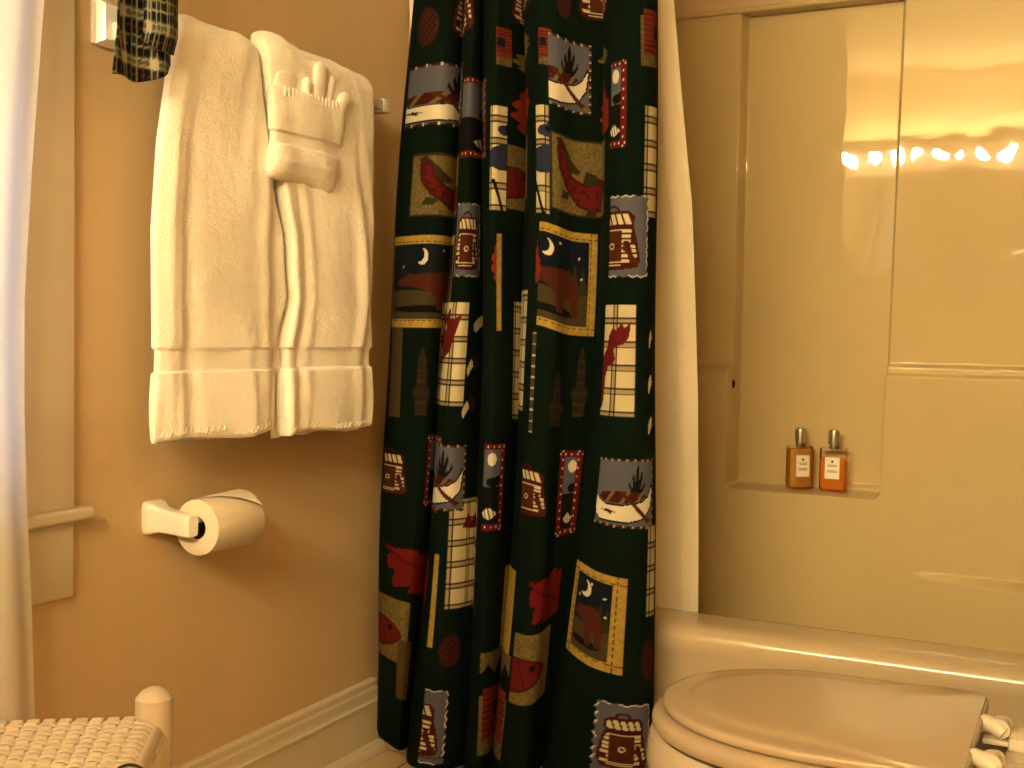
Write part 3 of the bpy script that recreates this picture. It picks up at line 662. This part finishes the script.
towel('bath_towel', 'white bath towel on the right half of the bar, behind the folded washcloth',
      [(1.40,1.530),(1.33,1.537),(1.20,1.562),(1.05,1.604),(.94,1.614),(.85,1.592),(.70,1.595)], [(1.39,1.852),(1.0,1.860),(.70,1.856)], .035, .7065, .716, 8, puff=.014,
      layers=((1.590,1.72,.701,-.017),))

# washcloth folded into a pouch, tucked against the right towel
wc = thing('washcloth', (.13, 1.63, 1.138), 'white washcloth folded into a pocket with fanned pleats on the right towel', 'washcloth')
lev = [(1.1345,1.545,1.700,.006,.120),(1.138,1.535,1.712,.016,.122),(1.146,1.531,1.718,.028,.125),(1.163,1.530,1.720,.036,.128),(1.180,1.532,1.722,.036,.128),(1.1905,1.536,1.726,.033,.127),
       (1.1925,1.540,1.724,.024,.124),(1.2125,1.541,1.728,.024,.124),(1.2145,1.535,1.730,.030,.126),(1.24,1.534,1.733,.034,.127),(1.265,1.534,1.734,.032,.127),(1.281,1.535,1.733,.028,.126),(1.286,1.537,1.731,.022,.125)]
a = np.linspace(0, 2*PI, 90, endpoint=False); f = lambda v, e: np.sign(v)*np.abs(v)**e
LV = np.array(lev); zi = np.linspace(1.1345, 1.286, 80)
rings = []
for z in zi:
    y0, y1, th, xc = [np.interp(z, LV[:,0], LV[:,k]) for k in (1,2,3,4)]
    yy = (y0+y1)/2+(y1-y0)/2*f(np.cos(a),.45)
    xx_ = xc+th/2*f(np.sin(a),.8)+np.where(np.sin(a) > 0, .003*np.sin(yy*55+z*20)-.004*np.exp(-((yy-1.645)/.012)**2-((z-1.25)/.010)**2), 0)
    slope = .001*(yy-1.63)/.1*sstep(z,1.16,1.24) - .012*np.exp(-((yy-1.70)/.03)**2)*(1-sstep(z,1.135,1.16))
    rings.append(np.stack([xx_, yy, np.full_like(yy, z)+slope], -1))
g = Geo(); g.grid(np.array(rings), cv=True, cap0=True, cap1=True); g.obj('pocket', M['terry'], wc)
g = Geo()
for j in np.linspace(1.560, 1.725, 17):
    g.box(.1365, .1395, j-.0022, j+.0022, 1.272+.01*(j-1.63), 1.288+.01*(j-1.63), .001)
g.obj('stitched_edge', M['terryweave'], wc)
for (yb, yt, zt, w_, x_, tilt) in ((1.570,1.584,1.318,.027,.119,0),(1.606,1.606,1.322,.012,.112,0),(1.628,1.626,1.316,.008,.128,0),(1.660,1.668,1.352,.016,.126,0),(1.690,1.706,1.335,.008,.122,0),(1.712,1.738,1.312,.013,.131,0)):
    g = Geo(); Pp = []
    for t in np.linspace(0, 1, 18):
        z = 1.262+(zt-1.262)*t; yc = yb+(yt-yb)*t; k = math.sqrt(max(0, 1-max(0,(t-.8)/.2)**2))*1.0+.02
        aa = np.linspace(0, 2*PI, 20, endpoint=False)
        Pp.append(np.stack([x_+.004*t+.0075*k*f(np.sin(aa),.8), yc+w_*k*f(np.cos(aa),.6), np.full(20, z)], -1))
    g.grid(np.array(Pp), cv=True, cap0=True, cap1=True); g.obj('pleat', M['terry'], wc)

# ------------------------------------------------------------------ toilet paper holder and roll
hol = thing('toilet_paper_holder', (0, 1.50, .575), 'white one-armed ceramic toilet paper holder on the tan wall below the towels', 'toilet paper holder')
RX, RZ = .076, .5665
for yc in (1.4045,):
    g = Geo(); Pp = []
    prof = [(.0,.0245,.0275),(.006,.0245,.0275),(.012,.022,.0255),(.017,.0185,.023),(.024,.0150,.0205),(.040,.0135,.0190),(.074,.0120,.0180),(.083,.0118,.0178),(.0855,.0105,.0165)]
    aa = np.linspace(0, 2*PI, 40, endpoint=False)
    for x, hy, hz in prof:
        zc = .580-.0075*min(1, max(0,(x-.012)/.05))
        Pp.append(np.stack([np.full(40,x), yc+hy*f(np.cos(aa),.35), zc+hz*f(np.sin(aa),.35)], -1))
    g.grid(np.array(Pp), cv=True, cap0=True, cap1=True); g.obj('bracket', M['ceramic'], hol)
g = Geo(); g.tube([(RX,1.408,RZ+.0122),(RX,1.5,RZ+.0122),(RX,1.530,RZ+.0122)], .0050, 16); g.obj('spindle', M['acrylic'], hol)

roll = thing('toilet_paper_roll', (RX, 1.49, RZ), 'white toilet paper roll on the ceramic holder with its loose sheet folded up', 'toilet paper')
y0, y1, RR, rc = 1.422, 1.538, .0450, .0185
g = Geo(); g.lathe([(rc,y0+.0005),(RR-.002,y0),(RR-.0004,y0+.0008),(RR,y0+.003),(RR,y1-.003),(RR-.001,y1-.0006),(rc,y1),(rc,y0+.0005)], 72, (RX,0,RZ), axis='y', cap=False); g.obj('paper_roll', M['paper'], roll)
g = Geo(); g.lathe([(rc,y0+.001),(rc,y1-.001),(rc-.0012,y1-.001),(rc-.0012,y0+.001),(rc,y0+.001)], 40, (RX,0,RZ), axis='y', cap=False); g.obj('cardboard_core', M['card'], roll)
# loose sheet: wraps over the top, its free edge lifted on the room side and folded to a point
nu, nv = 26, 20; Pp = np.zeros((nu,nv,3))
for i, u_ in enumerate(np.linspace(0,1,nu)):
    for j, v_ in enumerate(np.linspace(0,1,nv)):
        y = y0+.010+(y1-y0-.021)*v_
        an = math.radians(99-70*u_*v_); lift = .0008+.0075*v_*(.55+.45*u_)
        Pp[i,j] = (RX+(RR+lift)*math.cos(an), y+.003*u_*v_, RZ+(RR+lift)*math.sin(an))
g = Geo(); g.grid(Pp); sh = g.obj('loose_sheet', M['paper'], roll, rec=False)
sd = sh.modifiers.new('thickness','SOLIDIFY'); sd.thickness = .0006; sd.offset = 1

# ------------------------------------------------------------------ sheer curtain and plaid swag at the window
zc = np.linspace(.20, 1.975, 120); ed = np.interp(zc, [.20,.369,.509,.648,.78,.919,1.095,1.326,1.975], [1.128,1.121,1.116,1.108,1.104,1.104,1.116,1.136,1.175])
u = np.linspace(0,1,220)[None,:]; Zc = zc[:,None]
Ys = .16+(ed[:,None]-.16)*u
Xs = .062+.0105*np.sin(u*74+Zc*.5)+.005*np.sin(u*31+2)+.0*Zc
sc = thing('sheer_curtain', (.062, .65, .20), 'white sheer curtain hanging at the window on the left', 'curtain')
P = np.stack([Xs, Ys, Zc+0*u], -1)
link_mesh('voile_panel', P.reshape(-1,3), grid_faces(*P.shape[:2]), M['sheer'], sc, rec=False, angle=None)
wr = thing('window_rod', (0,.65,1.98), 'white window curtain rod above the sheer curtain', 'curtain rod')
g = Geo(); g.tube([(.10,.0,1.985),(.10,.6,1.985),(.10,1.33,1.985)], .011, 16); g.obj('rod', M['rod'], wr)
for y in (.10, 1.27):
    g = Geo(); g.box(.0,.112,y-.008,y+.008,1.966,1.976,.002); g.box(0,.008,y-.02,y+.02,1.94,2.02,.002); g.obj('bracket', M['rod'], wr)

def tartan(x, z):
    C = np.zeros(x.shape+(3,)); C[:] = (.007,.030,.022)
    def warp(p):
        p = np.modf(p/.068+40)[0]*.062
        dark = (np.abs(p-.016) < .0085) | (np.abs(p-.047) < .004); lt = (np.abs(p-.033) < .0075)
        w_ = (np.abs(p-.0285) < .0012) | (np.abs(p-.0375) < .0012) | (np.abs(p-.054) < .0011); y_ = np.abs(p-.005) < .0012; r_ = np.abs(p-.016) < .0010
        return dark, lt, w_, y_, r_
    for d, lt, w_, y_, r_ in (warp(x), warp(z)):
        C[d] *= np.array([.28,.22,.34]); C[lt] = C[lt]*.5+np.array((.060,.056,.042))
    C[warp(x)[1] & warp(z)[1]] = (.32,.28,.20)
    for d, lt, w_, y_, r_ in (warp(x), warp(z)):
        C[w_] = C[w_]*.35+np.array((.20,.175,.12)); C[y_] = C[y_]*.4+np.array((.15,.125,.03)); C[r_] = C[r_]*.5+np.array((.05,.02,.015))
    return C
sw = thing('plaid_valance', (.12, 1.25, 1.23), 'green and black plaid fabric tail hanging beside the towel bar at upper left', 'valance')
def swag(name, yf, xf, zlo, off, n=90, nz=260, topy=None):
    u = np.linspace(0,1,n); vz = np.linspace(0,1,nz)[:,None]
    lo = zlo(u)[None]; Zv = lo+(1.972-lo)*vz
    Yv = yf(u[None], Zv); Xv = xf(u[None], Zv)
    P = np.stack([Xv+0*Zv, Yv+0*Zv, Zv], -1)
    C = tartan(np.broadcast_to(u[None]*.17+off, Zv.shape), Zv+off)
    o = link_mesh(name, P.reshape(-1,3), grid_faces(nz,n), M['plaid'], sw, rec=False, color=C.reshape(-1,3), angle=None)
    s_ = o.modifiers.new('thickness','SOLIDIFY'); s_.thickness = .0012
    return o
flare = lambda z: np.clip((1.30-z)/.07, 0, 1)
swag('tail', lambda u,z: 1.196-.022*flare(z)*(1-u)**2+.117*u, lambda u,z: .126+.009*np.sin(u*9.5+1.0)+.012*flare(z)*(1-u)-.018*np.exp(-((u-.16)/.10)**2)*(1-flare(z)), lambda u: 1.2275+.003*np.sin(u*6)+.043*np.clip((u-.40)/.60,0,1)**1.2, .0)
swag('front_fold', lambda u,z: 1.236+.066*u, lambda u,z: .142+.014*np.sin(PI*u)-.010*np.clip((1.305-z)/.03,0,1), lambda u: 1.2870-.006*u-.006*np.sin(PI*u), .021, n=60)

# ------------------------------------------------------------------ toilet
toi = thing('toilet', (1.12, 1.535, 0), 'bone coloured toilet with its lid closed in front of the tub', 'toilet')
YC = 1.535
def egg(x0, x1, b, n=96, rc=.03, tail=.93):
    """outline: half ellipse at the front, near straight sides, rounded rear corners"""
    a_ = .225; xc = x0+a_; pts = []
    for t in np.linspace(0, 1, 200):
        an = PI/2+PI*t; pts.append((xc+a_*np.sign(math.cos(an))*abs(math.cos(an))**.92, YC+b*math.sin(an)))
    sides = [(xc+(x1-rc-xc)*t, YC-b*(1-(1-tail)*t*t)) for t in np.linspace(0,1,40)[1:]]
    bt = b*tail
    cor = [(x1-rc+rc*math.sin(q), YC-bt+rc-rc*math.cos(q)) for q in np.linspace(0,PI/2,10)[1:]]
    half = pts[100:]+sides+cor
    ln = half; up = [(x, 2*YC-y) for x, y in half[::-1]]
    P = np.array(ln+up); P = P[np.r_[True, np.linalg.norm(np.diff(P,axis=0),axis=1) > 1e-6]]
    d = np.concatenate([[0],np.cumsum(np.linalg.norm(np.diff(np.vstack([P,P[:1]]),axis=0),axis=1))]); Q = np.vstack([P,P[:1]])
    s_ = np.linspace(0,d[-1],n,endpoint=False); return np.stack([np.interp(s_,d,Q[:,0]),np.interp(s_,d,Q[:,1])],1)
def rings_from(outline, spec, c=(1.045,YC), flat=False):
    c = np.array(c); out = []
    for ins, z in spec:
        v = outline-c; r = np.linalg.norm(v,axis=1,keepdims=True); q = c+v*np.clip((r-(ins*(1-.9*sstep(outline[:,:1],1.08,1.19)) if flat and ins < .1 else ins))/r,0.02,2)
        out.append(np.concatenate([q, np.full((len(q),1), z)],1))
    return np.array(out)
lid = egg(.8325, 1.236, .176, 160, .016, .945)
g = Geo(); g.grid(rings_from(lid, [(.006,.3865),(.0015,.3875),(0,.390),(0,.3945),(.0012,.3975),(.004,.3992),(.012,.3998),(.030,.4002),(.034,.4008),(.040,.4030),(.045,.4042),(.060,.4046),(.10,.4052),(.145,.4056)], flat=True), cv=True, cap0=True, cap1=True); g.obj('lid', M['seat'], toi)
seat = egg(.8185, 1.226, .186, 160, .02, .93)
g = Geo(); Pp = rings_from(seat, [(.008,.3600),(.002,.3625),(0,.367),(0,.374),(.003,.3800),(.010,.3838),(.020,.3850),(.075,.3850),(.082,.380),(.082,.366),(.075,.360),(.008,.3600)]); g.grid(Pp, cv=True); g.obj('seat', M['seat'], toi)
bowl_o = egg(.8165, 1.30, .186, 120, .06, .80)
def bowl_ring(scale, z, shift=0): 
    c = np.array((1.10,YC)); q = c+(bowl_o-c)*np.array(scale)+np.array((shift,0)); return np.concatenate([q, np.full((len(q),1), z)],1)
spec_ = [((.60,.55),.30,0),((.86,.86),.345,0),((.97,.965),.3565,0),((1.0,.995),.352,0),((1.012,1.01),.342,0),((1.022,1.02),.325,0),((1.01,1.0),.295,0),((.97,.95),.25,.005),((.88,.84),.20,.02),((.76,.70),.15,.05),((.70,.60),.10,.07),((.72,.60),.05,.07),((.76,.64),.015,.06),((.76,.64),.0,.06)]
g = Geo(); g.grid(np.array([bowl_ring(s_, z, d) for s_, z, d in spec_]), cv=True, cap0=True, cap1=True); g.obj('bowl', M['china'], toi)
g = Geo(); g.box(1.262, 1.50, 1.395, 1.675, .20, .372, .018, 4); g.obj('rear_deck', M['china'], toi)
g = Geo(); g.box(1.352, W-.012, 1.335, 1.735, .372, .735, .02, 4); tk = g.obj('tank', M['china'], toi)
g = Geo(); g.box(1.342, W-.008, 1.325, 1.745, .735, .765, .01, 3); g.obj('tank_lid', M['china'], tk)
g = Geo(); g.tube([(1.352,1.40,.69),(1.335,1.40,.69),(1.333,1.43,.688),(1.333,1.47,.684)], .006, 10); g.obj('flush_handle', M['chrome'], tk)
for yc in (1.603, 1.462):
    g = Geo(); g.tube([(1.225,yc,.390),(1.238,yc,.3935),(1.252,yc-.006,.3915),(1.262,yc-.010,.385)], [.008,.0105,.0115,.0095], 14)
    g.lathe([(.0125,-.011),(.0125,.009),(.009,.011)], 20, (1.256,yc,.3905), axis='y'); g.sphere((1.260,yc+.016,.389), .0115)
    hg = g.obj('hinge', M['plastic'], toi)
    g = Geo(); g.box(1.268,1.345,yc-.032,yc+.026,.371,.3865,.003,2); g.box(1.236,1.268,yc-.012,yc+.012,.369,.376,.002); g.obj('hinge_base', M['plastic'], hg)

# ------------------------------------------------------------------ woven stool
PX, PY = .389, 1.003
E1 = np.array((-.8195,-.573)); E2 = np.array((.573,-.8195)); SL = .335; SZ = .437
stl = thing('woven_stool', (PX+.5*SL*(E1[0]+E2[0]), PY+.5*SL*(E1[1]+E2[1]), 0), 'white stool with woven cord seat and round topped post beside the window', 'stool')
def uv(u, v, z):
    u = u*(1-.75*np.clip(v,0,SL))      # the seat tapers towards one side
    return np.stack([PX+u*E1[0]+v*E2[0]+0*z, PY+u*E1[1]+v*E2[1]+0*z, z+0*u+0*v], -1)
for iu in (0, 1):
    for iv in (0, 1):
        c = uv(np.array(iu*SL), np.array(iv*SL), np.array(0.))
        g = Geo(); g.lathe([(.0165,0),(.0185,.02),(.0205,.25),(.0212,.430),(.0212,.4560),(.0212,.4572),(.0203,.4580),(.0175,.4620),(.0135,.4655),(.009,.4680),(.0045,.4692),(.001,.4695)], 36, c); g.obj('leg', M['stool'], stl)
def rail(a_, b_, z, r, n): 
    t = np.linspace(0,1,12); g = Geo(); g.tube(uv(a_[0]+(b_[0]-a_[0])*t, a_[1]+(b_[1]-a_[1])*t, np.full(12,z)), r, 18); g.obj(n, M['stool'], stl)
for a_, b_ in (((0,0),(SL,0)),((0,0),(0,SL)),((SL,0),(SL,SL)),((0,SL),(SL,SL))):
    rail(a_, b_, SZ-.0185, .0135, 'seat_rail'); rail(a_, b_, .17, .009, 'stretcher')
g = Geo()
nw = 17; us = np.linspace(.026, SL-.026, nw); pu = us[1]-us[0]; vs = np.linspace(.022, SL-.022, 21); pv = vs[1]-vs[0]
def strip(center, width, th, side):
    """ribbon with a rounded section; center Nx3, side = unit vector across"""
    n = len(center); prof = [(-.5,.0),(-.42,.8),(-.2,1),(.2,1),(.42,.8),(.5,0),(.42,-.8),(0,-1),(-.42,-.8)]
    Pp = np.array([[c+side*width*a_+np.array((0,0,th*b_)) for a_, b_ in prof] for c in center]); return Pp
s1 = np.array((*E1,0)); s2 = np.array((*E2,0))
for k, u_ in enumerate(us):       # warps run away from the window side, wrapping over the rails at both ends
    v = np.linspace(-.014, SL+.014, 170); wave = np.where((v > .012) & (v < SL-.012), np.cos((v-vs[0])/pv*PI+k*PI), 0)
    drop = .0165*np.clip((np.abs(v-SL/2)-(SL/2-.004))/.018,0,1)**1.7
    g.grid(strip(uv(np.full_like(v,u_), v, SZ-.0015+.0026*wave-drop), pu*.80, .0014, s1), cv=True, cap0=True, cap1=True)
for k, v_ in enumerate(vs):
    u = np.linspace(-.016, SL+.016, 150); wave = np.where((u > .014) & (u < SL-.014), -np.cos((u-us[0])/pu*PI+k*PI), 0)
    drop = .0195*np.clip((np.abs(u-SL/2)-(SL/2-.006))/.022,0,1)**1.6
    g.grid(strip(uv(u, np.full_like(u,v_), SZ-.0015+.0024*wave-drop), pv*.76, .0014, s2), cv=True, cap0=True, cap1=True)
g.obj('woven_seat', M['cord'], stl)
g = Geo(); an = np.linspace(-.3, 1.25*PI, 20); c0 = uv(np.array(-.002),np.array(.165),np.array(SZ-.016))
g.tube([c0+s1*(-.019*math.cos(q))+np.array((0,0,.019*math.sin(q))) for q in an], .0017, 8); g.obj('cord_tie', M['twine'], stl)['label'] = 'dark loop of twine round the seat rail'

# ------------------------------------------------------------------ vanity light behind the camera (its bulbs mirror in the surround)
van = thing('vanity_light', (.96, YF, 1.89), 'vanity light strip with a row of round bulbs high on the front wall', 'light fixture')
g = Geo(); g.box(.012, 1.70, YF, YF+.035, 1.80, 1.98, .006); g.obj('backplate', M['bronze'], van)
b0 = None
for k in range(14):
    x = .062+.12*k
    g = Geo(); g.lathe([(.022,YF+.034),(.022,YF+.055),(.016,YF+.07)], 20, (x,0,1.89), axis='y'); so = g.obj('socket', M['bronze'], van)
    g = Geo(); g.sphere((x, YF+.110, 1.89), .033); g.obj('bulb', M['bulb'], so)

mc = thing('added_shade_cabinet', (.66, YF, 1.20), 'added unseen cabinet with mirrored doors under the vanity light, shading the lower room', 'cabinet')  # added, unseen: blocks steep light from the bulbs so the lower room darkens
g = Geo(); g.box(.012, 1.32, YF, YF+.30, 1.20, 1.785, .004); g.obj('body', M['sash'], mc)
for k in range(3):
    g = Geo(); g.box(.018+.434*k, .445+.434*k, YF+.30, YF+.318, 1.205, 1.78, .003); dr_ = g.obj('door', M['sash'], mc)
    g = Geo(); g.box(.04+.434*k, .423+.434*k, YF+.318, YF+.3195, 1.23, 1.755); g.obj('mirror', M['mirror'], dr_, smooth=False)

# ------------------------------------------------------------------ daylight and exposure
w = bpy.data.worlds.new('daylight'); scene.world = w; w.use_nodes = True
bg = w.node_tree.nodes['Background']; bg.inputs[0].default_value = (.80,.86,1.0,1); bg.inputs[1].default_value = .68
scene.view_settings.view_transform = 'Standard'; scene.view_settings.look = 'None'
scene.view_settings.exposure = 2.17; scene.view_settings.gamma = 1; scene.view_settings.use_curve_mapping = False
